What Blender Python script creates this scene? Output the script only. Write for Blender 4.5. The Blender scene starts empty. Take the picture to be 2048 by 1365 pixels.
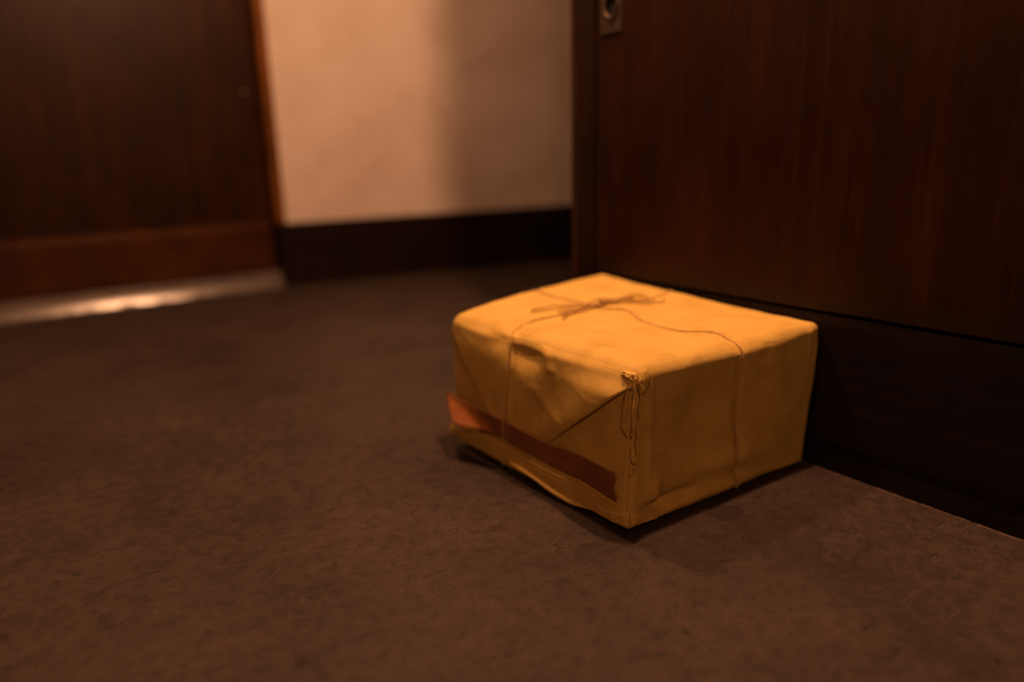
import bpy, bmesh, math, random
import numpy as np
from mathutils import Vector, Matrix, noise

SC = bpy.context.scene
COL = SC.collection

# ------------------------------------------------------------------ camera
CAM_H = 0.60
FWD = Vector((0.56125972, 0.78779243, -0.25371364))
RIGHT = Vector((0.81003995, -0.58575933, -0.02685692))
UP = Vector((0.16977281, 0.19044448, 0.96690646))
cam_data = bpy.data.cameras.new('camera')
cam = bpy.data.objects.new('camera', cam_data)
COL.objects.link(cam)
m = Matrix.Identity(4)
for i in range(3):
    m[i][0], m[i][1], m[i][2] = RIGHT[i], UP[i], -FWD[i]
m.translation = Vector((0, 0, CAM_H))
cam.matrix_world = m
cam_data.sensor_fit = 'HORIZONTAL'
cam_data.sensor_width = 36.0
cam_data.lens = 1441.365 / 2048 * 36.0
cam_data.clip_start = 0.02
cam_data.dof.use_dof = True
cam_data.dof.focus_distance = 1.115
cam_data.dof.aperture_fstop = 0.85
SC.camera = cam

# ------------------------------------------------------------------ world, lights, exposure
world = bpy.data.worlds.new('world')
SC.world = world
world.use_nodes = True
world.node_tree.nodes['Background'].inputs[0].default_value = (1.0, 0.5, 0.25, 1)
world.node_tree.nodes['Background'].inputs[1].default_value = 0.0015


def lamp(name, loc, power, radius, colour=(1.0, 0.475, 0.23)):
    d = bpy.data.lights.new(name, 'POINT')
    d.energy = power
    d.shadow_soft_size = radius
    d.color = colour
    o = bpy.data.objects.new(name, d)
    o.location = loc
    COL.objects.link(o)
    return o


lamp('pendant_bulb_hall', (0.665, 1.61, 2.0), 68, 0.055)
lamp('ceiling_bulb_doorway', (0.946, 0.78, 2.53), 184, 0.045)
lamp('fill_lamp_rear', (-0.75, -1.10, 1.75), 40, 0.06)  # unseen fill lamp behind the camera, set low to brighten the parcel's sides

SC.view_settings.view_transform = 'Standard'
SC.view_settings.look = 'None'
SC.view_settings.exposure = 0.0
SC.view_settings.gamma = 1.0
SC.view_settings.use_curve_mapping = False
SC.cycles.use_denoising = True
SC.cycles.sample_clamp_indirect = 4.0

random.seed(7)


# ------------------------------------------------------------------ materials
class NT:
    """small helper around a node tree"""
    def __init__(self, name):
        self.m = bpy.data.materials.new(name)
        self.m.use_nodes = True
        self.t = self.m.node_tree
        self.b = self.t.nodes['Principled BSDF']
        self.tc = self.n('ShaderNodeTexCoord')

    def n(self, kind, **kw):
        nd = self.t.nodes.new(kind)
        for k, v in kw.items():
            setattr(nd, k, v)
        return nd

    def l(self, a, b):
        self.t.links.new(a, b)

    def mapping(self, scale=(1, 1, 1), rot=(0, 0, 0), loc=(0, 0, 0), src='Object'):
        mp = self.n('ShaderNodeMapping')
        mp.inputs['Scale'].default_value = scale
        mp.inputs['Rotation'].default_value = rot
        mp.inputs['Location'].default_value = loc
        self.l(self.tc.outputs[src], mp.inputs['Vector'])
        return mp.outputs[0]

    def noise(self, vec, scale, detail=4, rough=0.55, dist=0.0):
        nd = self.n('ShaderNodeTexNoise')
        nd.inputs['Scale'].default_value = scale
        nd.inputs['Detail'].default_value = detail
        nd.inputs['Roughness'].default_value = rough
        nd.inputs['Distortion'].default_value = dist
        self.l(vec, nd.inputs['Vector'])
        return nd.outputs['Fac']

    def ramp(self, fac, stops):
        r = self.n('ShaderNodeValToRGB')
        e = r.color_ramp.elements
        while len(e) < len(stops):
            e.new(0.5)
        for el, (p, c) in zip(e, stops):
            el.position = p
            el.color = (c[0], c[1], c[2], 1) if hasattr(c, '__len__') else (c, c, c, 1)
        self.l(fac, r.inputs[0])
        return r.outputs[0]

    def mix(self, fac, a, b, mode='MIX'):
        mx = self.n('ShaderNodeMix', data_type='RGBA', blend_type=mode)
        for sock, v in ((mx.inputs[0], fac), (mx.inputs[6], a), (mx.inputs[7], b)):
            if isinstance(v, (int, float)):
                sock.default_value = v
            elif isinstance(v, tuple):
                sock.default_value = (*v, 1)
            else:
                self.l(v, sock)
        return mx.outputs[2]

    def math(self, op, a, b=0.0):
        mn = self.n('ShaderNodeMath', operation=op)
        for sock, v in ((mn.inputs[0], a), (mn.inputs[1], b)):
            if isinstance(v, (int, float)):
                sock.default_value = v
            else:
                self.l(v, sock)
        return mn.outputs[0]

    def bump(self, height, strength, dist=0.001):
        bp = self.n('ShaderNodeBump')
        bp.inputs['Strength'].default_value = strength
        bp.inputs['Distance'].default_value = dist
        self.l(height, bp.inputs['Height'])
        self.l(bp.outputs[0], self.b.inputs['Normal'])

    def done(self, colour=None, rough=None, spec=None, metal=None, coat=None, coat_rough=0.2):
        for k, v in (('Base Color', colour), ('Roughness', rough), ('Specular IOR Level', spec),
                     ('Metallic', metal), ('Coat Weight', coat)):
            if v is None:
                continue
            if isinstance(v, (int, float)):
                self.b.inputs[k].default_value = v
            elif isinstance(v, tuple):
                self.b.inputs[k].default_value = (*v, 1)
            else:
                self.l(v, self.b.inputs[k])
        if coat:
            self.b.inputs['Coat Roughness'].default_value = coat_rough
        return self.m


def mat_floor():
    t = NT('linoleum_floor')
    v = t.mapping()
    base = t.ramp(t.noise(v, 3.2, 6, 0.6, 0.4), [(0.30, (0.036, 0.0255, 0.0215)), (0.5, (0.050, 0.0355, 0.029)), (0.72, (0.067, 0.0475, 0.0385))])
    fine = t.ramp(t.noise(v, 42, 5, 0.7, 0.6), [(0.32, 0.66), (0.5, 1.0), (0.7, 1.30)])
    c = t.mix(1.0, base, fine, 'MULTIPLY')
    grit = t.ramp(t.noise(v, 300, 3, 0.7), [(0.30, 0.70), (0.5, 1.0), (0.72, 1.35)])
    c = t.mix(1.0, c, grit, 'MULTIPLY')
    # dark scuffs with soft oval shapes
    sp = t.ramp(t.noise(t.mapping((1.0, 2.0, 1), (0, 0, 0.6)), 24, 2, 0.5, 0.3), [(0.27, 1.0), (0.335, 0.0)])
    c = t.mix(t.math('MULTIPLY', sp, 0.6), c, (0.012, 0.010, 0.009))
    # a few larger worn, greyer areas
    wn = t.ramp(t.noise(v, 1.4, 3, 0.5), [(0.45, 0.0), (0.70, 1.0)])
    c = t.mix(t.math('MULTIPLY', wn, 0.22), c, (0.085, 0.066, 0.054))
    # hair-thin pale scratches in three directions
    tot = None
    for k, (ang, off) in enumerate(((0.35, 0.0), (1.25, 3.7), (2.45, 8.1))):
        vm = t.mapping((2.6, 62, 1), (0, 0, ang), (off, off, 0))
        n1 = t.noise(vm, 1.5, 2, 0.5, 1.3)
        line = t.ramp(n1, [(0.492, 0.0), (0.500, 1.0), (0.508, 0.0)])
        msk = t.ramp(t.noise(t.mapping((1, 1, 1), (0, 0, 0), (off, 2 * off, 0)), 9, 3, 0.6), [(0.55, 0.0), (0.64, 1.0)])
        s = t.math('MULTIPLY', line, msk)
        tot = s if tot is None else t.math('MAXIMUM', tot, s)
    c = t.mix(t.math('MULTIPLY', tot, 0.50), c, (0.17, 0.13, 0.10))
    # pale crumbs of dust
    cr = t.n('ShaderNodeTexVoronoi')
    cr.inputs['Scale'].default_value = 26
    t.l(v, cr.inputs['Vector'])
    crumb = t.ramp(cr.outputs['Distance'], [(0.030, 1.0), (0.045, 0.0)])
    sel = t.ramp(cr.outputs['Color'], [(0.80, 0.0), (0.84, 1.0)])
    c = t.mix(t.math('MULTIPLY', t.math('MULTIPLY', crumb, sel), 0.6), c, (0.28, 0.22, 0.17))
    # a round darker mark beside the parcel
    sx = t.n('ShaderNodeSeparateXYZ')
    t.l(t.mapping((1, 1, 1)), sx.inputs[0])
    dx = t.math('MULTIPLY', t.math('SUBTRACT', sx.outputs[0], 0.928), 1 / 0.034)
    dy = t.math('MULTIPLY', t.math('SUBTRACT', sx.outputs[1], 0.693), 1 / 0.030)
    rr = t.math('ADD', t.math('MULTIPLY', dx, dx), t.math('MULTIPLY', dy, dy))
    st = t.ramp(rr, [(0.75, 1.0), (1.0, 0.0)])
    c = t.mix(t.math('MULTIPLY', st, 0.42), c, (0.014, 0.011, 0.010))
    rg = t.ramp(t.noise(v, 12, 5, 0.6), [(0.3, 0.50), (0.7, 0.66)])
    t.bump(t.math('ADD', t.noise(v, 90, 5, 0.65), t.noise(v, 380, 3, 0.6)), 0.35, 0.0012)
    return t.done(c, rg, 0.14)


def mat_plaster():
    t = NT('cream_plaster')
    v = t.mapping()
    c = t.ramp(t.noise(v, 2.1, 5, 0.55, 0.6), [(0.33, (0.57, 0.475, 0.41)), (0.52, (0.69, 0.595, 0.55)), (0.7, (0.73, 0.64, 0.60))])
    c = t.mix(0.25, c, t.ramp(t.noise(v, 11, 4, 0.6), [(0.3, (0.53, 0.44, 0.37)), (0.7, (0.74, 0.66, 0.63))]))
    t.bump(t.noise(v, 45, 5, 0.6), 0.25, 0.003)
    return t.done(c, 0.75, 0.25)


def mat_wood(name, dark, mid, light, horizontal=False, rough=0.42, coat=0.25, scale=1.0, stain=None, coat_rough=0.22):
    t = NT(name)
    st = (9 * scale, 9 * scale, 0.55 * scale) if not horizontal else (0.55 * scale, 0.55 * scale, 9 * scale)
    v = t.mapping(st)
    g = t.noise(v, 2.2, 6, 0.6, 0.9)
    c = t.ramp(g, [(0.30, dark), (0.50, mid), (0.72, light)])
    st2 = (150, 150, 6) if not horizontal else (6, 6, 150)
    fine = t.noise(t.mapping(st2), 1.3, 4, 0.65)
    c = t.mix(1.0, c, t.ramp(fine, [(0.33, 0.80), (0.55, 1.0), (0.75, 1.10)]), 'MULTIPLY')
    blot = t.ramp(t.noise(t.mapping((1, 1, 0.6)), 6.5, 4, 0.6), [(0.35, 0.72), (0.65, 1.15)])
    c = t.mix(1.0, c, blot, 'MULTIPLY')
    if stain:
        z0, z1, colr = stain           # ragged damp / dirt mark along the lower edge
        sx = t.n('ShaderNodeSeparateXYZ')
        t.l(t.mapping(), sx.inputs[0])
        nz = t.math('MULTIPLY', t.noise(t.mapping((1, 1, 0.25)), 16, 4, 0.6), 0.10)
        h = t.math('ADD', sx.outputs[2], nz)
        f = t.ramp(t.math('MULTIPLY', t.math('SUBTRACT', h, z0), 1 / (z1 - z0)), [(0.0, 1.0), (0.75, 0.9), (1.0, 0.0)])
        c = t.mix(t.math('MULTIPLY', f, 0.75), c, colr)
    t.bump(fine, 0.12, 0.0006)
    return t.done(c, rough, 0.14, coat=coat, coat_rough=coat_rough)


def mat_kraft():
    t = NT('kraft_paper')
    v = t.mapping()
    c = t.ramp(t.noise(v, 16, 5, 0.6, 0.3), [(0.3, (0.60, 0.400, 0.098)), (0.5, (0.69, 0.468, 0.122)), (0.7, (0.74, 0.512, 0.142))])
    fib = t.ramp(t.noise(t.mapping((1, 1, 1)), 420, 4, 0.7), [(0.3, 0.86), (0.5, 1.0), (0.72, 1.10)])
    c = t.mix(1.0, c, fib, 'MULTIPLY')
    b = t.math('ADD', t.math('MULTIPLY', t.noise(v, 34, 4, 0.55, 0.8), 1.6), t.math('MULTIPLY', t.noise(v, 520, 3, 0.6), 0.12))
    t.bump(b, 0.30, 0.0022)
    return t.done(c, 0.66, 0.14)


def mat_tape():
    t = NT('brown_packing_tape')
    v = t.mapping()
    c = t.ramp(t.noise(v, 20, 4, 0.6), [(0.3, (0.20, 0.068, 0.016)), (0.7, (0.29, 0.105, 0.027))])
    t.bump(t.noise(v, 40, 3, 0.5), 0.15, 0.001)
    m = t.done(c, 0.32, 0.5)
    t.b.inputs['Transmission Weight'].default_value = 0.0
    t.b.inputs['Subsurface Weight'].default_value = 0.0
    return m


def mat_twine():
    t = NT('jute_twine')
    v = t.mapping()
    c = t.ramp(t.noise(v, 260, 4, 0.7), [(0.3, (0.50, 0.32, 0.11)), (0.6, (0.66, 0.45, 0.18)), (0.8, (0.76, 0.55, 0.27))])
    return t.done(c, 0.85, 0.15)


def mat_metal():
    t = NT('tarnished_metal')
    v = t.mapping()
    c = t.ramp(t.noise(v, 60, 5, 0.65), [(0.3, (0.085, 0.062, 0.045)), (0.7, (0.15, 0.115, 0.088))])
    return t.done(c, 0.48, 0.4, metal=0.75)


def mat_plain(name, colour, rough, spec=0.4, amount=0.25, scale=30):
    t = NT(name)
    v = t.mapping()
    lo = tuple(x * (1 - amount) for x in colour)
    hi = tuple(min(1, x * (1 + amount)) for x in colour)
    c = t.ramp(t.noise(v, scale, 4, 0.6), [(0.3, lo), (0.7, hi)])
    t.bump(t.noise(v, scale * 3, 4, 0.6), 0.15, 0.001)
    return t.done(c, rough, spec)


def mat_sill():
    t = NT('worn_stone_threshold')
    v = t.mapping()
    c = t.ramp(t.noise(v, 14, 6, 0.65, 0.5), [(0.32, (0.06, 0.044, 0.038)), (0.5, (0.105, 0.08, 0.07)), (0.7, (0.14, 0.11, 0.096))])
    t.bump(t.noise(v, 26, 3, 0.5), 0.05, 0.003)
    return t.done(c, 0.24, 0.9)


M_FLOOR = mat_floor()
M_WALL = mat_plaster()
M_DOOR_FAR = mat_wood('varnished_door_wood', (0.016, 0.0048, 0.0010), (0.025, 0.0078, 0.0016), (0.038, 0.0125, 0.0028), rough=0.45, coat=0.06, coat_rough=0.28)
M_RAIL_FAR = mat_wood('varnished_rail_wood', (0.040, 0.0115, 0.0018), (0.055, 0.0165, 0.0026), (0.072, 0.023, 0.004), horizontal=True, rough=0.40, coat=0.6, coat_rough=0.14)
M_JAMB = mat_wood('orange_jamb_wood', (0.12, 0.042, 0.007), (0.17, 0.062, 0.010), (0.22, 0.083, 0.015), rough=0.5, coat=0.2)
M_DOOR_NEAR = mat_wood('dark_door_wood', (0.019, 0.0052, 0.0011), (0.026, 0.0077, 0.0017), (0.037, 0.0115, 0.0026), rough=0.5, coat=0.05, scale=1.6,
                       stain=(0.30, 0.395, (0.020, 0.012, 0.006)))
M_POST = mat_wood('dark_frame_wood', (0.014, 0.005, 0.0022), (0.021, 0.0075, 0.003), (0.030, 0.011, 0.0045), rough=0.55, coat=0.1)
M_PLINTH = mat_wood('blackened_plinth_wood', (0.007, 0.0043, 0.0035), (0.011, 0.0065, 0.0048), (0.019, 0.0115, 0.008), horizontal=True, rough=0.62, coat=0.0)
M_SKIRT = mat_wood('dark_baseboard_wood', (0.009, 0.0038, 0.002), (0.013, 0.0055, 0.0026), (0.018, 0.0075, 0.0036), horizontal=True, rough=0.5, coat=0.1)
M_UNSEEN_WALL = mat_wood('unseen_wall_dark_wood', (0.035, 0.014, 0.006), (0.055, 0.022, 0.009), (0.08, 0.033, 0.013), rough=0.55, coat=0.1)  # unseen walls and ceiling, kept dark to cut bounced light
M_BEAD = mat_wood('brown_bead_wood', (0.035, 0.014, 0.005), (0.050, 0.021, 0.008), (0.07, 0.030, 0.012), rough=0.5, coat=0.1)  # corner bead, a paler brown than the frame post
M_KRAFT = mat_kraft()
M_TAPE = mat_tape()
M_TWINE = mat_twine()
M_METAL = mat_metal()
M_BLACK = mat_plain('keyhole_dark', (0.006, 0.005, 0.005), 0.8)
M_CAULK = mat_plain('pale_floor_joint', (0.085, 0.06, 0.046), 0.8, 0.2, 0.5, 60)
M_SILL = mat_sill()


# ------------------------------------------------------------------ mesh helpers
def link(name, mesh, mat, parent=None):
    o = bpy.data.objects.new(name, mesh)
    COL.objects.link(o)
    if mat is not None:
        mesh.materials.append(mat)
    if parent is not None:
        o.parent = parent
        o.matrix_parent_inverse = parent.matrix_world.inverted()
    return o


def tag(o, label=None, cat=None, kind=None, group=None):
    for k, v in (('label', label), ('category', cat), ('kind', kind), ('group', group)):
        if v:
            o[k] = v
    return o


def bm_obj(name, bm, mat, parent=None, smooth=False):
    me = bpy.data.meshes.new(name)
    bmesh.ops.recalc_face_normals(bm, faces=bm.faces)
    bm.to_mesh(me)
    bm.free()
    if smooth:
        for p in me.polygons:
            p.use_smooth = True
    return link(name, me, mat, parent)


def box(name, lo, hi, mat, parent=None, bevel=0.0, seg=2, rotz=0.0, pivot=None):
    """bevelled box; rotated about pivot (x, y) by rotz"""
    bm = bmesh.new()
    bmesh.ops.create_cube(bm, size=1.0)
    c = [(a + b) / 2 for a, b in zip(lo, hi)]
    s = [b - a for a, b in zip(lo, hi)]
    for v in bm.verts:
        v.co = Vector([v.co[i] * s[i] + c[i] for i in range(3)])
    if bevel:
        bmesh.ops.bevel(bm, geom=list(bm.edges), offset=bevel, segments=seg, affect='EDGES', profile=0.6)
    if rotz:
        R = Matrix.Translation((pivot[0], pivot[1], 0)) @ Matrix.Rotation(rotz, 4, 'Z') @ Matrix.Translation((-pivot[0], -pivot[1], 0))
        bmesh.ops.transform(bm, matrix=R, verts=bm.verts)
    return bm_obj(name, bm, mat, parent)


def prism(name, profile, axis, a, b, mat, parent=None, smooth=False):
    """extrude a closed 2-D profile along axis from a to b. axis 'X': profile in (y, z); 'Y': (x, z); 'Z': (x, y)"""
    bm = bmesh.new()
    mk = {'X': lambda p, s: (s, p[0], p[1]), 'Y': lambda p, s: (p[0], s, p[1]), 'Z': lambda p, s: (p[0], p[1], s)}[axis]
    r0 = [bm.verts.new(mk(p, a)) for p in profile]
    r1 = [bm.verts.new(mk(p, b)) for p in profile]
    n = len(profile)
    for i in range(n):
        bm.faces.new((r0[i], r0[(i + 1) % n], r1[(i + 1) % n], r1[i]))
    bm.faces.new(r0)
    bm.faces.new(list(reversed(r1)))
    return bm_obj(name, bm, mat, parent, smooth)


def empty(name, loc):
    o = bpy.data.objects.new(name, None)
    o.location = loc
    o.empty_display_size = 0.1
    COL.objects.link(o)
    bpy.context.view_layer.update()
    return o


# ------------------------------------------------------------------ the room
XR = 1.2047          # plane of the near (right-hand) door
YB = 3.458           # plane of the far door
TN = -0.15285        # the plastered wall runs off at a slight angle
ANG = math.atan(TN)
CORNER_Y = 1.408     # end of the right-hand wall
HC = 2.72            # ceiling

tag(box('floor', (-2.0, -2.5, -0.10), (4.6, 3.75, 0.0), M_FLOOR), kind='structure')
tag(box('ceiling', (-2.0, -2.5, HC), (4.6, 3.75, HC + 0.1), M_UNSEEN_WALL), kind='structure')
tag(box('wall_left', (-1.75, -2.4, 0), (-1.65, 3.6, HC), M_UNSEEN_WALL), kind='structure')
tag(box('wall_rear', (-1.65, -2.4, 0), (1.2, -2.3, HC), M_UNSEEN_WALL), kind='structure')
tag(box('wall_side_hall', (4.3, 1.42, 0), (4.4, 3.6, HC), M_UNSEEN_WALL), kind='structure')

# far wall: angled plaster field to the right of the far door
pv = (1.150, YB + TN * 0.15)
wall_back = box('wall_back', (1.150, pv[1], 0), (4.5, pv[1] + 0.12, HC), M_WALL, rotz=ANG, pivot=pv)
tag(wall_back, kind='structure')
sk = box('baseboard_back', (1.152, pv[1] - 0.016, 0), (4.4, pv[1] - 0.0005, 0.302), M_SKIRT, bevel=0.004, rotz=ANG, pivot=pv)
tag(sk, kind='structure')
# plaster above / beside the far door
tag(box('wall_far_door', (-1.65, YB + 0.035, 0), (-0.20, YB + 0.14, HC), M_WALL), kind='structure')
tag(box('wall_above_far_door', (-0.20, YB + 0.035, 2.14), (1.15, YB + 0.14, HC), M_WALL), kind='structure')

# ---- far door: leaf, kick rail, jambs, stud
far = empty('door_1', (0.5, YB, 0))
tag(far, kind='structure')
box('leaf', (-0.115, YB + 0.030, 0.085), (1.086, YB + 0.070, 2.06), M_DOOR_FAR, far, bevel=0.004)
# kick rail with a sloping weathered top edge
prism('kick_rail', [(YB + 0.030, 0.084), (YB - 0.006, 0.084), (YB - 0.010, 0.092), (YB - 0.010, 0.286), (YB + 0.004, 0.306), (YB + 0.012, 0.314), (YB + 0.030, 0.316)],
      'X', -0.110, 1.080, M_RAIL_FAR, far)
box('jamb', (1.106, YB - 0.022, 0.302), (1.158, YB + 0.10, 2.10), M_JAMB, far, bevel=0.006, seg=3)
box('plinth_block', (1.103, YB - 0.026, 0.0), (1.160, YB + 0.10, 0.302), M_SKIRT, far, bevel=0.003)
box('jamb', (-0.198, YB - 0.022, 0.0), (-0.140, YB + 0.10, 2.10), M_JAMB, far, bevel=0.006, seg=3)
box('lintel', (-0.140, YB - 0.022, 2.075), (1.106, YB + 0.10, 2.135), M_JAMB, far, bevel=0.006, seg=3)
bm = bmesh.new()
bmesh.ops.create_uvsphere(bm, u_segments=16, v_segments=10, radius=0.012)
for v in bm.verts:
    v.co.y *= 0.5
    v.co += Vector((1.040, YB + 0.029, 0.893))
bm_obj('stud', bm, M_METAL, far, True)
# rounded stone threshold under the far door
pr = [(YB + 0.10, 0.0), (YB + 0.10, 0.083), (YB + 0.008, 0.083)]
for k in range(13):
    a = k / 12
    bow = 0.004 * math.sin(math.pi * a)
    pr.append((YB - 0.001 - 0.052 * a - bow * 0.86, 0.081 - 0.079 * a + bow * 0.52))
pr.append((YB - 0.052, 0.0))
bm = bmesh.new()
NX = 80
rows = []
for i in range(NX + 1):
    x = -0.30 + i / NX * (1.104 + 0.30)
    if x < -0.139:
        x = -0.139
    row = []
    for j, (y, z) in enumerate(pr):
        w = noise.noise(Vector((x * 2.2, 0.7, 0.2))) * 0.0012 if 2 < j < len(pr) - 1 else 0
        chip = 0.008 * max(0, noise.noise(Vector((x * 17, 3.3, 0))) - 0.15) if j > 13 else 0
        row.append(bm.verts.new((x, y + w + chip, max(0, z + w * 0.5) if z > 0 else 0)))
    rows.append(row)
for i in range(NX):
    for j in range(len(pr)):
        k = (j + 1) % len(pr)
        bm.faces.new((rows[i][j], rows[i][k], rows[i + 1][k], rows[i + 1][j]))
bm.faces.new(rows[0]); bm.faces.new(list(reversed(rows[-1])))
bmesh.ops.remove_doubles(bm, verts=bm.verts, dist=1e-5)
tag(bm_obj('trim_1', bm, M_SILL, None, True), kind='structure')

# ---- right-hand wall: core, post at its end, door leaf, plinth
tag(box('wall_right', (XR + 0.055, -2.4, 0), (XR + 0.19, CORNER_Y - 0.012, HC), M_WALL), kind='structure')
tag(box('wall_return', (XR + 0.19, CORNER_Y - 0.13, 0), (4.4, CORNER_Y - 0.012, HC), M_UNSEEN_WALL), kind='structure')
near = empty('door_2', (XR, 0.9, 0))
tag(near, kind='structure')
LEAF_Y1 = 1.322
box('frame_post', (XR - 0.004, LEAF_Y1 + 0.006, 0.0), (XR + 0.10, CORNER_Y - 0.016, HC - 0.01), M_POST, near, bevel=0.004, seg=2)
box('corner_bead', (XR - 0.007, CORNER_Y - 0.016, 0.0), (XR + 0.10, CORNER_Y, HC - 0.01), M_BEAD, near, bevel=0.005, seg=3)
box('leaf', (XR + 0.001, 0.20, 0.304), (XR + 0.045, LEAF_Y1, 2.2), M_DOOR_NEAR, near, bevel=0.0025)
box('leaf', (XR + 0.001, -1.0, 0.304), (XR + 0.045, 0.196, 2.2), M_DOOR_NEAR, near, bevel=0.0025)
box('overpanel', (XR + 0.001, -1.0, 2.206), (XR + 0.045, LEAF_Y1, HC - 0.01), M_POST, near, bevel=0.0025)
# escutcheon plate with its round hole, rim and screw
PY, PZ = 1.270, 0.908
bm = bmesh.new()
y0, y1, z0, z1 = 1.240, 1.306, 0.853, 1.02
NS = 40
ring_o, ring_i, ring_b = [], [], []
for k in range(NS):
    a = 2 * math.pi * k / NS
    cy, cz = math.cos(a), math.sin(a)
    # outer: rectangle boundary in this direction from the hole's centre
    tt = min(((y1 if cy > 0 else y0) - PY) / cy if abs(cy) > 1e-6 else 9, ((z1 if cz > 0 else z0) - PZ) / cz if abs(cz) > 1e-6 else 9)
    ring_o.append((PY + cy * tt, PZ + cz * tt))
    ring_i.append((PY + cy * 0.0195, PZ + cz * 0.0225))
for q in ((y0, z0), (y1, z0), (y0, z1), (y1, z1)):      # snap the nearest rim vertex to each corner
    k = min(range(NS), key=lambda i: (ring_o[i][0] - q[0]) ** 2 + (ring_o[i][1] - q[1]) ** 2)
    ring_o[k] = q
XP = XR - 0.0035
vo = [bm.verts.new((XP, *p)) for p in ring_o]
vb = [bm.verts.new((XR + 0.001, *p)) for p in ring_o]
vi = [bm.verts.new((XP, *p)) for p in ring_i]
vd = [bm.verts.new((XR + 0.0005, *p)) for p in ring_i]
for k in range(NS):
    j = (k + 1) % NS
    bm.faces.new((vo[k], vo[j], vi[j], vi[k]))
    bm.faces.new((vo[k], vb[k], vb[j], vo[j]))
    bm.faces.new((vi[k], vi[j], vd[j], vd[k]))
plate = bm_obj('escutcheon_plate', bm, M_METAL, near)
bm = bmesh.new()
rows = []
for k in range(32):
    a = 2 * math.pi * k / 32
    ring = []
    for j in range(8):
        b = 2 * math.pi * j / 8
        rr = 0.0032 * math.cos(b)
        ring.append(bm.verts.new((XP - 0.0015 + 0.0035 * math.sin(b), PY + math.cos(a) * (0.0215 + rr), PZ + math.sin(a) * (0.0245 + rr))))
    rows.append(ring)
for k in range(32):
    for j in range(8):
        bm.faces.new((rows[k][j], rows[(k + 1) % 32][j], rows[(k + 1) % 32][(j + 1) % 8], rows[k][(j + 1) % 8]))
bm_obj('keyhole_rim', bm, M_METAL, plate, True)
bm = bmesh.new()
bmesh.ops.create_circle(bm, cap_ends=True, segments=32, radius=1)
for v in bm.verts:
    v.co = Vector((XR + 0.0003, PY + v.co.x * 0.0200, PZ + v.co.y * 0.0228))
bm_obj('keyhole', bm, M_BLACK, plate)
bm = bmesh.new()
bmesh.ops.create_uvsphere(bm, u_segments=14, v_segments=8, radius=0.0052)
for v in bm.verts:
    v.co = Vector((XP + v.co.x * 0.35, 1.271 + v.co.y, 0.870 + v.co.z))
bm_obj('screw', bm, M_BLACK, plate, True)

# plinth board below the near door, slightly battered face
bm = bmesh.new()
NY, NZ = 160, 26
grid = []
for i in range(NY + 1):
    y = -1.0 + i / NY * (LEAF_Y1 + 1.0)
    col = []
    for j in range(NZ + 1):
        z = 0.298 * j / NZ
        d = 0.0006 * noise.noise(Vector((y * 6, z * 40, 1.7)))
        edge = 0.048 + 0.006 * noise.noise(Vector((y * 14, 0, 5.1)))
        if z < edge:
            d += 0.0016                       # ragged old coat of paint ends here
        if j == NZ:
            d += 0.001
        col.append(bm.verts.new((XR + 0.0005 + d, y, z)))
    grid.append(col)
for i in range(NY):
    for j in range(NZ):
        bm.faces.new((grid[i][j], grid[i + 1][j], grid[i + 1][j + 1], grid[i][j + 1]))
back = [[bm.verts.new((XR + 0.05, g[0].co.y, z)) for z in (0, 0.298)] for g in (grid[0], grid[-1])]
bm.faces.new((back[0][0], back[1][0], back[1][1], back[0][1]))
bm.faces.new([grid[i][NZ] for i in range(NY + 1)] + [back[1][1], back[0][1]])
bm.faces.new([grid[i][0] for i in range(NY + 1)] + [back[1][0], back[0][0]])
bm.faces.new([grid[0][j] for j in range(NZ + 1)] + [back[0][1], back[0][0]])
bm.faces.new([grid[NY][j] for j in range(NZ + 1)] + [back[1][1], back[1][0]])
tag(bm_obj('baseboard_right', bm, M_PLINTH), kind='structure')
# crumbly pale joint where the floor meets the plinth
bm = bmesh.new()
rows = []
N = 420
for i in range(N + 1):
    y = 0.20 + i / N * (0.76 - 0.20)
    n1 = noise.noise(Vector((y * 60, 0.3, 0))) * 0.5 + noise.noise(Vector((y * 170, 9, 0))) * 0.5
    brk = noise.noise(Vector((y * 22, 4.4, 0)))
    w = max(0.0004, 0.0036 + 0.0045 * n1 + 0.004 * max(0, brk - 0.2))
    h = max(0.0004, 0.0022 + 0.0016 * n1)
    if y < 0.40:
        w *= 1.25 + 0.8 * max(0, n1)
    x = XR + 0.001
    rows.append([bm.verts.new(p) for p in ((x, y, 0.0002), (x - w, y, 0.0002), (x - w * 0.75, y, h * 0.8), (x, y, h))])
for i in range(N):
    for j in range(4):
        k = (j + 1) % 4
        bm.faces.new((rows[i][j], rows[i + 1][j], rows[i + 1][k], rows[i][k]))
bm.faces.new(rows[0]); bm.faces.new(list(reversed(rows[-1])))
tag(bm_obj('trim_2', bm, M_CAULK), kind='structure')


# ------------------------------------------------------------------ the parcel
# local box coordinates: s from near corner along the door-facing side (towards the wall), t away along the left side, w up
CB = {(0, 0, 0): (0.7433, 0.7370, 0.012), (1, 0, 0): (1.1995, 0.7290, 0.006), (0, 1, 0): (0.7338, 1.2350, 0.012), (1, 1, 0): (1.196, 1.262, 0.008),
      (0, 0, 1): (0.7490, 0.7290, 0.2815), (1, 0, 1): (1.2025, 0.7130, 0.2815), (0, 1, 1): (0.7270, 1.2370, 0.2845), (1, 1, 1): (1.1900, 1.284, 0.3065)}
CB = {k: np.array(v) for k, v in CB.items()}
DIM = np.array([0.455, 0.505, 0.274])


def tri(c):
    s, t, w = c
    p = np.zeros(3)
    for k, v in CB.items():
        p += v * (s if k[0] else 1 - s) * (t if k[1] else 1 - t) * (w if k[2] else 1 - w)
    return p


def sm(x):
    x = min(1.0, max(0.0, x))
    return x * x * (3 - 2 * x)


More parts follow.
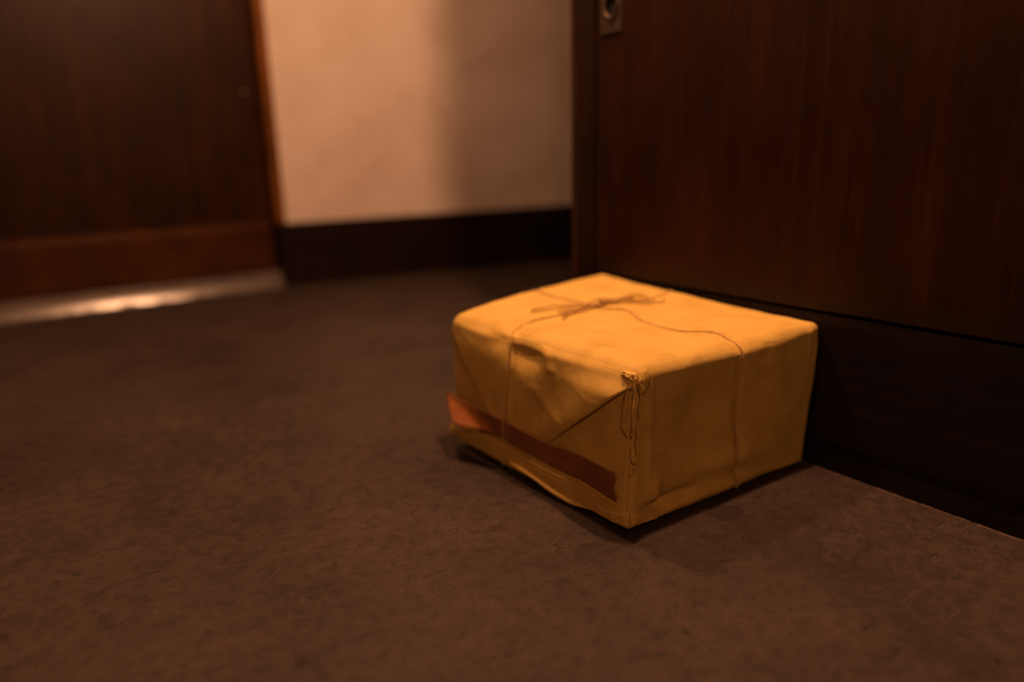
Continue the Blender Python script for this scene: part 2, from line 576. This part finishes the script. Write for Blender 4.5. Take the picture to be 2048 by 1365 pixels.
def g2(a, b, a0, b0, sa, sb):
    return math.exp(-((a - a0) / sa) ** 2 - ((b - b0) / sb) ** 2)


def crease(a, b, a0, b0, a1, b1, width):
    """ridge along a segment"""
    dx, dy = a1 - a0, b1 - b0
    L2 = dx * dx + dy * dy
    q = min(1, max(0, ((a - a0) * dx + (b - b0) * dy) / L2))
    d = math.hypot(a - a0 - q * dx, b - b0 - q * dy)
    return math.exp(-(d / width) ** 2) * sm(min(q, 1 - q) * 5 + 0.25)


def body(c, extra=0.0):
    """rounded, warped, dented surface of the wrapped box. c: point on the unit cube's surface -> world"""
    c = np.array(c, float)
    p = c * DIM
    r_top, r_bot, r_ver = 0.027, 0.007, 0.011
    s, t, w = c
    # rounding radius depends on the place
    r = r_ver + (r_top - r_ver) * sm((w - 0.80) / 0.2) + (r_bot - r_ver) * sm((0.15 - w) / 0.15)
    if s < 0.5:
        r *= 1 + 0.45 * sm((w - 0.8) / 0.2) * math.sin(math.pi * min(1, max(0, t))) + 0.15 * sm((t - 0.8) / 0.2)
    r *= 1 - 0.25 * sm((0.20 - s) / 0.20) * sm((0.20 - t) / 0.20) * sm((w - 0.6) / 0.4)
    r *= 1 - 0.35 * sm((t - 0.75) / 0.25)
    r *= 1 - 0.58 * sm((s - 0.7) / 0.3)
    inner = np.clip(p, r, DIM - r)
    d = p - inner
    n = np.linalg.norm(d)
    nrm = d / n if n > 1e-9 else np.zeros(3)
    # cubic push so that face centres keep their full size
    q = inner + nrm * r if n > 1e-9 else p
    out = tri(q / DIM)
    # outward normal in (x, y, z): box axes match the room's
    disp = extra
    nx, ny, nz = nrm
    noi = noise.noise(Vector(out * 9)) * 0.0022 + noise.noise(Vector(out * 23) + Vector((7, 1, 3))) * 0.0009
    rid = (1 - abs(noise.noise(Vector(out * 13) + Vector((2, 8, 4))))) ** 6 * 0.0010
    L = max(0.0, -nx)
    disp += (noi + rid) * (1 - 0.45 * L)
    F = max(0.0, -ny)
    T = max(0.0, nz)
    # left end face
    if L > 0.05:
        u = 1 - t
        k = 0.0
        k -= 0.012 * g2(u, w, 0.47, 0.875, 0.10, 0.09)
        k -= 0.007 * g2(u, w, 0.33, 0.92, 0.06, 0.06)
        k += 0.004 * crease(u, w, 0.56, 1.0, 0.62, 0.80, 0.02)
        k += 0.0016 * crease(u, w, 0.50, 0.70, 0.72, 0.45, 0.035)
        k -= 0.002 * g2(u, w, 0.62, 0.55, 0.14, 0.20)
        k += 0.0015 * g2(u, w, 0.18, 0.75, 0.12, 0.15)
        k += 0.0012 * g2(u, w, 0.85, 0.80, 0.14, 0.14)
        k -= 0.003 * crease(u, w, 0.34, 0.10, 0.40, 0.95, 0.022)
        disp += k * L
    # face towards the camera's right
    if F > 0.05:
        k = 0.0
        k -= 0.018 * g2(s, w, 0.135, 0.095, 0.055, 0.045)
        k -= 0.012 * g2(s, w, 0.24, 0.115, 0.07, 0.035)
        k += 0.008 * g2(s, w, 0.115, 0.20, 0.028, 0.10)
        k += 0.006 * crease(s, w, 0.10, 0.055, 0.75, 0.045, 0.035)
        k -= 0.004 * crease(s, w, 0.30, 0.17, 0.62, 0.13, 0.05)
        k += 0.003 * crease(s, w, 0.060, 0.95, 0.085, 0.15, 0.018)
        k -= 0.011 * g2(s, w, 0.33, 0.62, 0.16, 0.22)
        k += 0.008 * g2(s, w, 0.55, 0.22, 0.25, 0.10)
        k += 0.006 * g2(s, w, 0.80, 0.45, 0.16, 0.26)
        k -= 0.0022 * crease(s, w, 0.70, 0.97, 0.66, 0.84, 0.035)
        k -= 0.004 * crease(s, w, 0.515, 1.0, 0.56, 0.0, 0.018)
        k += 0.003 * crease(s, w, 0.93, 0.98, 0.95, 0.80, 0.015)
        disp += k * F
    if T > 0.05:
        k = 0.010 * math.sin(math.pi * min(1, max(0, s))) * sm((t - 0.35) / 0.65)
        k -= 0.005 * g2(s, t, 0.55, 0.30, 0.30, 0.22)
        k -= 0.0035 * crease(s, t, 0.05, 0.655, 0.95, 0.60, 0.02)
        k -= 0.0035 * crease(s, t, 0.50, 1.02, 0.52, 0.0, 0.02)
        k -= 0.004 * crease(s, t, 0.56, 0.10, 0.52, -0.05, 0.035)
        k -= 0.004 * crease(s, t, 0.0, 0.62, 0.12, 0.66, 0.03)
        k += 0.002 * math.sin(9 * s + 5 * t) * 0.5
        disp += k * T
    if nz < -0.3:
        disp += 0.010 * min(1, 4 * min(s, 1 - s, t, 1 - t) + 0.0) * (-nz)
    out = out + nrm * disp
    if out[2] < 0.0006:
        out[2] = 0.0006
    if out[0] > XR - 0.0010:
        out[0] = XR - 0.0010
    return out


def left(u, v, off=0.0):
    return Vector(body((0.0, 1 - u, v), off))


def front(u, v, off=0.0):
    return Vector(body((u, 0.0, v), off))


def top(u, v, off=0.0):
    return Vector(body((u, v, 1.0), off))


parcel = empty('parcel', (0.97, 1.0, 0.0))
tag(parcel, 'brown kraft paper parcel tied with jute twine, on the dark floor against the door', 'parcel')


def spacing(n):
    """denser towards both ends"""
    xs = np.linspace(0, 1, n + 1)
    return 0.5 - 0.5 * np.cos(np.pi * xs) * (0.55 + 0.45 * np.abs(np.cos(np.pi * xs)))


def build_body():
    n = 96
    g = spacing(n)
    bm = bmesh.new()
    for ax in range(3):
        for side in (0.0, 1.0):
            vs = [[None] * (n + 1) for _ in range(n + 1)]
            for i in range(n + 1):
                for j in range(n + 1):
                    c = [0, 0, 0]
                    c[ax] = side
                    c[(ax + 1) % 3] = g[i]
                    c[(ax + 2) % 3] = g[j]
                    vs[i][j] = bm.verts.new(body(c))
            for i in range(n):
                for j in range(n):
                    f = (vs[i][j], vs[i + 1][j], vs[i + 1][j + 1], vs[i][j + 1])
                    bm.faces.new(f if side else tuple(reversed(f)))
    bmesh.ops.remove_doubles(bm, verts=bm.verts, dist=2e-5)
    return bm_obj('wrapping_paper', bm, M_KRAFT, parcel, True)


build_body()


def sheet(name, fn, nu, nv, mat, parent, thick=0.0007):
    """thin sheet with real thickness from fn(a, b), a, b in 0..1"""
    P = [[Vector(fn(i / nu, j / nv)) for j in range(nv + 1)] for i in range(nu + 1)]
    bm = bmesh.new()
    A, B = [], []
    for i in range(nu + 1):
        ra, rb = [], []
        for j in range(nv + 1):
            du = P[min(nu, i + 1)][j] - P[max(0, i - 1)][j]
            dv = P[i][min(nv, j + 1)] - P[i][max(0, j - 1)]
            nn = du.cross(dv)
            nn = nn.normalized() if nn.length > 1e-12 else Vector((0, 0, 1))
            ra.append(bm.verts.new(P[i][j] + nn * thick / 2))
            rb.append(bm.verts.new(P[i][j] - nn * thick / 2))
        A.append(ra)
        B.append(rb)
    for i in range(nu):
        for j in range(nv):
            bm.faces.new((A[i][j], A[i + 1][j], A[i + 1][j + 1], A[i][j + 1]))
            bm.faces.new((B[i][j], B[i][j + 1], B[i + 1][j + 1], B[i + 1][j]))
    for i in range(nu):
        bm.faces.new((A[i][0], B[i][0], B[i + 1][0], A[i + 1][0]))
        bm.faces.new((A[i][nv], A[i + 1][nv], B[i + 1][nv], B[i][nv]))
    for j in range(nv):
        bm.faces.new((A[0][j], A[0][j + 1], B[0][j + 1], B[0][j]))
        bm.faces.new((A[nu][j], B[nu][j], B[nu][j + 1], A[nu][j + 1]))
    return bm_obj(name, bm, mat, parent, True)


def interp(x, pts):
    pts = sorted(pts)
    return float(np.interp(x, [p[0] for p in pts], [p[1] for p in pts]))


# --- upper flap of the folded end (a trapezoid that hangs from the top edge)
FL = [(0.24, 0.345), (0.27, 0.305), (0.413, 0.22), (0.65, 0.105), (0.883, 0.012), (1.0, 0.004)]
FR = [(0.24, 0.545), (0.376, 0.640), (0.703, 0.865), (0.90, 0.992), (0.93, 1.0), (1.0, 1.0)]


def flap_off(a, v):
    o = 0.0045 * sm((1.0 - v) / 0.22) - 0.0010
    o += 0.0135 * sm((a - 0.66) / 0.34) * sm((0.95 - v) / 0.15) * sm((v - 0.30) / 0.30)      # right edge stands away
    o += 0.0025 * sm((0.22 - a) / 0.22) * sm((0.93 - v) / 0.25)
    o += 0.003 * math.sin(a * math.pi) * sm((0.9 - v) / 0.3)
    return o


def flap(a, b):
    v = 1.0 + (0.24 - 1.0) * b
    ul, ur = interp(v, FL), interp(v, FR)
    u = ul + (ur - ul) * a
    return left(u, v, flap_off(a, v))


sheet('top_flap', flap, 60, 60, M_KRAFT, parcel)


# --- the two side triangles tucked under it show as a second layer near the right corner
def tuck(a, b):
    v = 0.86 + (0.035 - 0.86) * b
    ur = 0.985
    ul = 0.70 - 0.25 * b + 0.20 * (1 - b) * 0.4
    u = ul + (ur - ul) * a
    return left(u, v, 0.0012 + 0.0015 * sm(a) + 0.002 * math.sin(3 * b + 2 * a) * (1 - a) * 0.5)


sheet('side_flap', tuck, 30, 40, M_KRAFT, parcel)


# --- bottom flap folded up from below; its lower fold makes a bright lip
def bflap(a, b):
    u = 0.006 + 0.93 * a
    hi = 0.150 + 0.012 * math.sin(7 * a) - 0.05 * sm((0.12 - a) / 0.12) - 0.045 * sm((a - 0.8) / 0.2)
    v = 0.004 + (hi - 0.004) * b
    o = 0.0026 + 0.0030 * b + 0.0010 * math.exp(-(b / 0.10) ** 2) * sm((a - 0.25) / 0.15) * sm((1.0 - a) / 0.2)
    o += 0.0014 * math.exp(-((b - 0.55) / 0.25) ** 2) * (0.5 + 0.5 * math.sin(11 * a + 1))
    o += 0.004 * sm((0.15 - a) / 0.15) * b
    return left(u, v, o)


sheet('bottom_flap', bflap, 70, 22, M_KRAFT, parcel)


def lip(a, b):
    u = 0.345 + 0.50 * a
    v = 0.060 - 0.052 * sm(a * 1.3)
    o = 0.0030 + 0.0085 * b * sm(a * 6) * sm((1 - a) * 4)
    return left(u, max(0.0, v + 0.008 * (1 - b)), o)


sheet('bottom_fold', lip, 50, 4, M_KRAFT, parcel)


# --- packing tape, its left end peeled off and curled
def tape(a, b):
    u = -0.030 + 0.150 * b * (1 - a) ** 2 + (0.918 + 0.012 * b + 0.006 * math.sin(b * 9)) * a + 0.045 * a
    vt = interp(a, [(0, 0.372), (0.13, 0.375), (0.38, 0.355), (0.64, 0.349), (1, 0.331)])
    vb = interp(a, [(0, 0.250), (0.13, 0.235), (0.38, 0.213), (0.64, 0.208), (1, 0.153)])
    v = vt + (vb - vt) * b
    lift = sm((0.30 - a) / 0.30)
    o = 0.0105 + 0.0010 * math.sin(a * 13) - 0.0055 * sm((a - 0.70) / 0.15)
    o += 0.0015 * math.exp(-((a - 0.62) / 0.05) ** 2)
    uu = max(0.0, min(1.0, u))
    p = left(uu, v, o)
    base = left(max(0.05, uu), v, o)
    k = lift ** 1.4
    p = p.lerp(base, min(1, lift * 1.5))
    p.x -= k * (0.001 + 0.036 * b)
    p.y = p.y * (1 - lift) + (1.237 - 0.505 * u) * lift + 0.004 * k * (1 - b)
    p.z += k * 0.006 * (1 - b)
    return p


sheet('packing_tape', tape, 70, 16, M_TAPE, parcel, 0.0005)


# --- torn, crumpled paper along the near vertical edge
def edge_strip(name, path, w0, w1, dirv, jit, seed, parent=parcel):
    """strip along a path (list of world points), width in direction dirv"""
    pts = [Vector(p) for p in path]
    dirv = Vector(dirv).normalized()
    n = 26

    def fn(a, b):
        x = a * (len(pts) - 1)
        i = min(len(pts) - 2, int(x))
        p = pts[i].lerp(pts[i + 1], x - i)
        w = w0 + (w1 - w0) * a
        nn = noise.noise(Vector((a * 7, b * 2.5, seed))) * jit
        side = Vector((dirv.y, -dirv.x, 0))
        return p + dirv * (w * b * (0.9 + 0.25 * noise.noise(Vector((a * 9, 1, seed))))) + side * nn
    return sheet(name, fn, n, 6, M_KRAFT, parent, 0.0006)


def corner(v, dx=0.0, dy=0.0):
    p = tri((0.0, 0.0, v))
    return (p[0] + dx, p[1] + dy, p[2])


edge_strip('torn_fold', [corner(0.955, -0.0010, 0.006), corner(0.80, -0.004, 0.004), corner(0.66, -0.005, 0.002), corner(0.60, -0.003, 0.004)], 0.011, 0.007, (-0.6, -0.8, 0), 0.0034, 1.3)
edge_strip('torn_fold', [corner(0.945, 0.005, -0.002), corner(0.80, 0.003, -0.004), corner(0.64, 0.001, -0.004), corner(0.50, 0.003, -0.002)], 0.0105, 0.005, (-0.75, -0.6, 0), 0.0030, 4.7)
edge_strip('torn_fold', [corner(0.90, -0.002, 0.024), corner(0.76, -0.007, 0.022), corner(0.64, -0.009, 0.018), corner(0.600, -0.007, 0.012)], 0.015, 0.010, (-0.40, -0.90, 0), 0.0040, 8.2)
edge_strip('torn_fold', [corner(0.52, -0.001, 0.004), corner(0.47, -0.005, 0.000), corner(0.44, -0.004, -0.002)], 0.007, 0.009, (0.4, -0.9, 0), 0.0030, 2.9)
edge_strip('torn_fold', [corner(0.425, 0.004, -0.003), corner(0.39, 0.000, -0.005), corner(0.36, -0.003, 0.000)], 0.004, 0.008, (-0.8, -0.4, 0), 0.0030, 6.1)


# crumpled facets pulled over the top corner
def knuckle(a, b):
    # rounded tongue of paper turned over the corner, narrowing downwards
    half = 0.030 * math.sqrt(max(0.0, 1 - (max(0, b - 0.35) / 0.65) ** 2))
    u = 0.024 + half * (2 * a - 1)
    v = 1.0 - 0.165 * b
    edge = min(a, 1 - a, 1 - b) * 2
    base = front(max(0, u), v, 0.0004 + 0.0022 * sm(edge * 3))
    n = noise.noise(Vector((a * 3, b * 4, 3)))
    return base + Vector((-0.001, -0.0030 * abs(n) - 0.003 * math.sin(math.pi * b) * (1 - a), 0)) * sm(edge * 3)


sheet('corner_fold', knuckle, 16, 22, M_KRAFT, parcel)


def knuckle2(a, b):
    # crumpled fan of paper narrowing away from the corner
    w = 0.25 + 0.75 * a
    u = 0.935 + 0.068 * a
    v = 0.985 - 0.020 * (1 - a) - 0.085 * b * w
    edge = min(a, 1 - a, b, 1 - b) * 2
    base = left(min(1, u), v, 0.0012 + 0.003 * sm(edge * 1.6))
    n = noise.noise(Vector((a * 5, b * 5, 13)))
    n2 = noise.noise(Vector((a * 6, b * 5, 5)))
    return base + Vector((-0.0045 * abs(n) - 0.002 * abs(n2), -0.002 * abs(n2), 0.002 * n)) * sm(edge * 2.5)


sheet('corner_fold', knuckle2, 30, 26, M_KRAFT, parcel)


def foot(a, b):
    u = 0.16 * a
    v = 0.005 + 0.11 * b * (1 - 0.5 * a)
    edge = min(1 - a, b, 1 - b) * 2
    n = noise.noise(Vector((a * 5, b * 4, 23)))
    base = front(u, v, -0.0012 + 0.0035 * sm(edge * 2))
    return base + Vector((0, -0.005 * abs(n), 0.002 * n)) * sm(edge * 1.5)


sheet('corner_fold', foot, 26, 16, M_KRAFT, parcel)


def foot2(a, b):
    u = 0.84 + 0.16 * a
    v = 0.005 + 0.12 * b * (0.45 + 0.55 * a)
    edge = min(a, b, 1 - b) * 2
    n = noise.noise(Vector((a * 4, b * 5, 33)))
    n2 = noise.noise(Vector((a * 10, b * 9, 3)))
    base = left(u, v, 0.0015 + 0.0035 * sm(edge * 2))
    return base + Vector((-0.006 * abs(n) - 0.003 * abs(n2), 0, 0.003 * n)) * sm(edge * 1.5)


sheet('corner_fold', foot2, 26, 18, M_KRAFT, parcel)


# pale paper tip poking out at the far bottom corner
def tip(a, b):
    p = left(0.012, 0.055 + 0.035 * a, 0.004)
    return p + Vector((-0.010 * b - 0.004 * math.sin(3 * a), 0.012 * b * (0.4 + 0.6 * a), 0.014 * b * a + 0.004 * math.sin(4 * b)))


sheet('torn_fold', tip, 8, 8, M_KRAFT, parcel)

# ---------------------------------------------------------------- twine


def catmull(pts, step=0.0012):
    P = [np.array(p, float) for p in pts]
    P = [2 * P[0] - P[1]] + P + [2 * P[-1] - P[-2]]
    out = []
    for i in range(1, len(P) - 2):
        p0, p1, p2, p3 = P[i - 1], P[i], P[i + 1], P[i + 2]
        n = max(2, int(np.linalg.norm(p2 - p1) / step))
        for k in range(n):
            t = k / n
            out.append(0.5 * ((2 * p1) + (-p0 + p2) * t + (2 * p0 - 5 * p1 + 4 * p2 - p3) * t * t + (-p0 + 3 * p1 - 3 * p2 + p3) * t ** 3))
    out.append(P[-2])
    return np.array(out)


def frames(path):
    T = np.gradient(path, axis=0)
    T /= np.linalg.norm(T, axis=1)[:, None] + 1e-12
    N = np.zeros_like(T)
    n = np.cross(T[0], [0.3, 0.5, 0.81])
    n /= np.linalg.norm(n)
    for i in range(len(T)):
        n = n - T[i] * (n @ T[i])
        n /= np.linalg.norm(n) + 1e-12
        N[i] = n
    return T, N, np.cross(T, N)


def add_tube(bm, path, rad, sides=6):
    T, N, B = frames(path)
    rows = []
    for i in range(len(path)):
        r = rad if np.isscalar(rad) else rad[i]
        rows.append([bm.verts.new(path[i] + r * (math.cos(a) * N[i] + math.sin(a) * B[i])) for a in [2 * math.pi * k / sides for k in range(sides)]])
    for i in range(len(rows) - 1):
        for k in range(sides):
            j = (k + 1) % sides
            bm.faces.new((rows[i][k], rows[i][j], rows[i + 1][j], rows[i + 1][k]))
    bm.faces.new(list(reversed(rows[0])))
    bm.faces.new(rows[-1])


def twine(name, pts, rng, rad=0.00125, fuzz=60, parent=parcel, pitch=0.011):
    path = catmull(pts)
    T, N, B = frames(path)
    seg = np.r_[0, np.cumsum(np.linalg.norm(np.diff(path, axis=0), axis=1))]
    bm = bmesh.new()
    for ph in (0, math.pi):
        a = seg / pitch * 2 * math.pi + ph
        wob = 1 + 0.15 * np.sin(seg * 310 + ph)
        strand = path + 0.75 * rad * (np.cos(a)[:, None] * N + np.sin(a)[:, None] * B)
        add_tube(bm, strand, rad * 0.85 * wob, 6)
    # loose fibres
    for _ in range(fuzz):
        i = rng.randrange(2, len(path) - 2)
        th = rng.uniform(0, 2 * math.pi)
        d = math.cos(th) * N[i] + math.sin(th) * B[i]
        ln = rng.uniform(0.002, 0.0075)
        along = T[i] * rng.uniform(-1.2, 1.2)
        p0 = path[i] + d * rad * 0.8
        fp = [p0, p0 + (d + along) * ln * 0.5, p0 + (d * 0.8 + along * 1.6) * ln + np.array([0, 0, rng.uniform(-.4, .4)]) * ln]
        add_tube(bm, catmull(fp, 0.001), 0.00019, 3)
    return bm_obj(name, bm, M_TWINE, parent, True)


rng = random.Random(3)
OFF = 0.0012
# first loop: up the left end, over the top to the wall side
loop1 = [left(0.345, v, OFF + 0.0062) for v in (0.02, 0.10)] + [left(0.348, 0.22, OFF + 0.0085), left(0.352, 0.349, OFF + 0.0085)]
loop1 += [left(0.366, 0.50, OFF + 0.0055), left(0.381, 0.657, OFF + 0.0045), left(0.392, 0.78, OFF + 0.0055) + Vector((-0.002, 0, 0)), left(0.398, 0.90, OFF + 0.012), left(0.390, 0.965, OFF + 0.005)]
loop1 += [top(u, v, OFF) for u, v in ((0.030, 0.642), (0.10, 0.660), (0.191, 0.664), (0.30, 0.645), (0.42, 0.622), (0.53, 0.612), (0.64, 0.600), (0.75, 0.572), (0.863, 0.584), (0.955, 0.603), (0.985, 0.61))]
loop1 += [Vector(body((1.0, 0.612, w), OFF)) for w in (0.97,)]
twine('twine', loop1, rng, 0.00115, 170)
# second loop: from the far edge over the top and down the front
loop2 = [Vector(body((0.485, 1.0, w), OFF)) for w in (0.03, 0.5, 0.93, 0.975)]
loop2 += [top(u, v, OFF) for u, v in ((0.480, 0.985), (0.470, 0.93), (0.457, 0.80), (0.470, 0.70), (0.495, 0.625), (0.535, 0.545), (0.548, 0.50), (0.510, 0.39), (0.519, 0.253), (0.564, 0.141), (0.550, 0.07), (0.537, 0.02))]
loop2 += [front(u, v, OFF + 0.0012) for u, v in ((0.532, 0.97), (0.529, 0.92), (0.529, 0.80), (0.532, 0.65), (0.535, 0.49), (0.540, 0.279), (0.552, 0.13), (0.560, 0.05), (0.563, 0.012))]
twine('twine', loop2, rng, 0.0014, 420)
# knot and bow
tz = lambda u, v, h: top(u, v, OFF + h)
bundle = empty('bow_knot', tuple(top(0.52, 0.62, 0.0)))
bundle.parent = parcel
bundle.matrix_parent_inverse = parcel.matrix_world.inverted()
bpy.context.view_layer.update()
for k, (du, dv, h, ph) in enumerate(((0, 0, 0.002, 0.0), (0.005, 0.010, 0.0045, 1.4), (-0.006, -0.010, 0.003, 2.9), (0.003, 0.004, 0.007, 4.4))):
    pts = []
    for i, (u, v) in enumerate(((0.30, 0.636), (0.39, 0.618), (0.47, 0.628), (0.544, 0.634), (0.611, 0.614), (0.707, 0.606))):
        w = 0.010 * math.sin(ph + i * 1.3)
        pts.append(tz(u + du, v + dv + w, h * (0.35 + 0.65 * math.sin(math.pi * (i + 0.6) / 6.2)) + 0.001))
    twine('strand', pts, rng, 0.00115, 30, bundle)
# the wraps of the knot itself
for c, (cu, cv) in enumerate(((0.535, 0.628), (0.555, 0.630), (0.500, 0.622))):
    ctr = tz(cu, cv, 0.0055)
    ax = (tz(0.60, 0.612, 0) - tz(0.45, 0.628, 0)).normalized()
    up = Vector((0, 0, 1))
    sd = ax.cross(up).normalized()
    pts = []
    for i in range(19):
        a = 2 * math.pi * i / 9
        pts.append(ctr + sd * (0.0085 * math.cos(a)) + up * (0.0052 * math.sin(a)) + ax * (0.0022 * i / 9 - 0.002))
    twine('knot_wrap', pts, rng, 0.0014, 10, bundle)
twine('bow_loop', [tz(0.47, 0.622, 0.006), tz(0.36, 0.66, 0.006), tz(0.285, 0.700, 0.003), tz(0.243, 0.738, 0.001), tz(0.262, 0.757, 0.001), tz(0.315, 0.722, 0.004), tz(0.38, 0.668, 0.006), tz(0.49, 0.628, 0.007)], rng, 0.0010, 35, bundle)
twine('bow_loop', [tz(0.55, 0.628, 0.006), tz(0.654, 0.628, 0.006), tz(0.735, 0.640, 0.004), tz(0.785, 0.605, 0.002), tz(0.768, 0.545, 0.001), tz(0.69, 0.520, 0.001), tz(0.645, 0.560, 0.003), tz(0.57, 0.618, 0.006)], rng, 0.0010, 40, bundle)
twine('bow_loop', [tz(0.56, 0.62, 0.006), tz(0.66, 0.600, 0.008), tz(0.745, 0.606, 0.010), tz(0.765, 0.570, 0.007), tz(0.70, 0.552, 0.002), tz(0.63, 0.585, 0.003), tz(0.56, 0.622, 0.006)], rng, 0.0010, 40, bundle)
twine('twine_end', [tz(0.55, 0.625, 0.006), tz(0.66, 0.570, 0.005), tz(0.76, 0.510, 0.001), tz(0.83, 0.535, 0.0005)], rng, 0.0010, 40, bundle)
twine('twine_end', [tz(0.50, 0.625, 0.006), tz(0.40, 0.625, 0.004), tz(0.31, 0.605, 0.001), tz(0.26, 0.585, 0.0005)], rng, 0.0010, 40, bundle)
# single fibres standing off the front strand
for (u, v), steps, r in (((0.533, 0.80), ((0.018, -0.003, -0.001), (0.034, -0.006, 0.003), (0.043, -0.007, 0.001)), 0.00036),
                         ((0.527, 0.93), ((0.008, -0.003, 0.003), (0.016, -0.003, 0.010)), 0.00028)):
    bm = bmesh.new()
    p = front(u, v, OFF)
    add_tube(bm, catmull([p] + [p + Vector(q) for q in steps], 0.002), r, 4)
    bm_obj('loose_fibre', bm, M_TWINE, parcel, True)


# ------------------------------------------------------------------ descriptions of the setting and of parts that look different
for name, label, cat in (
        ('floor', 'dark brown scuffed linoleum floor with fine scratches', 'floor'),
        ('wall_back', 'cream plastered wall half in shadow beside the far door', 'wall'),
        ('baseboard_back', 'tall dark wooden baseboard under the cream plaster wall', 'baseboard'),
        ('door_1', 'blurred brown wooden door with a kick rail, left of the plaster wall', 'door'),
        ('door_2', 'dark wooden door with a metal keyhole plate, behind the parcel', 'door'),
        ('baseboard_right', 'blackened wooden plinth board under the door behind the parcel', 'baseboard'),
        ('trim_1', 'shiny worn stone threshold under the far left door', 'threshold'),
        ('trim_2', 'thin crumbling pale joint between floor and black plinth board', 'joint')):
    tag(bpy.data.objects[name], label, cat)
for name, label in (('packing_tape', 'brown packing tape with its left end peeled up'), ('escutcheon_plate', 'tarnished metal keyhole plate'),
                    ('kick_rail', 'reddish varnished kick rail'), ('bow_knot', 'jute twine tied in a small bow'), ('top_flap', 'folded triangular flap of kraft paper')):
    bpy.data.objects[name]['label'] = label
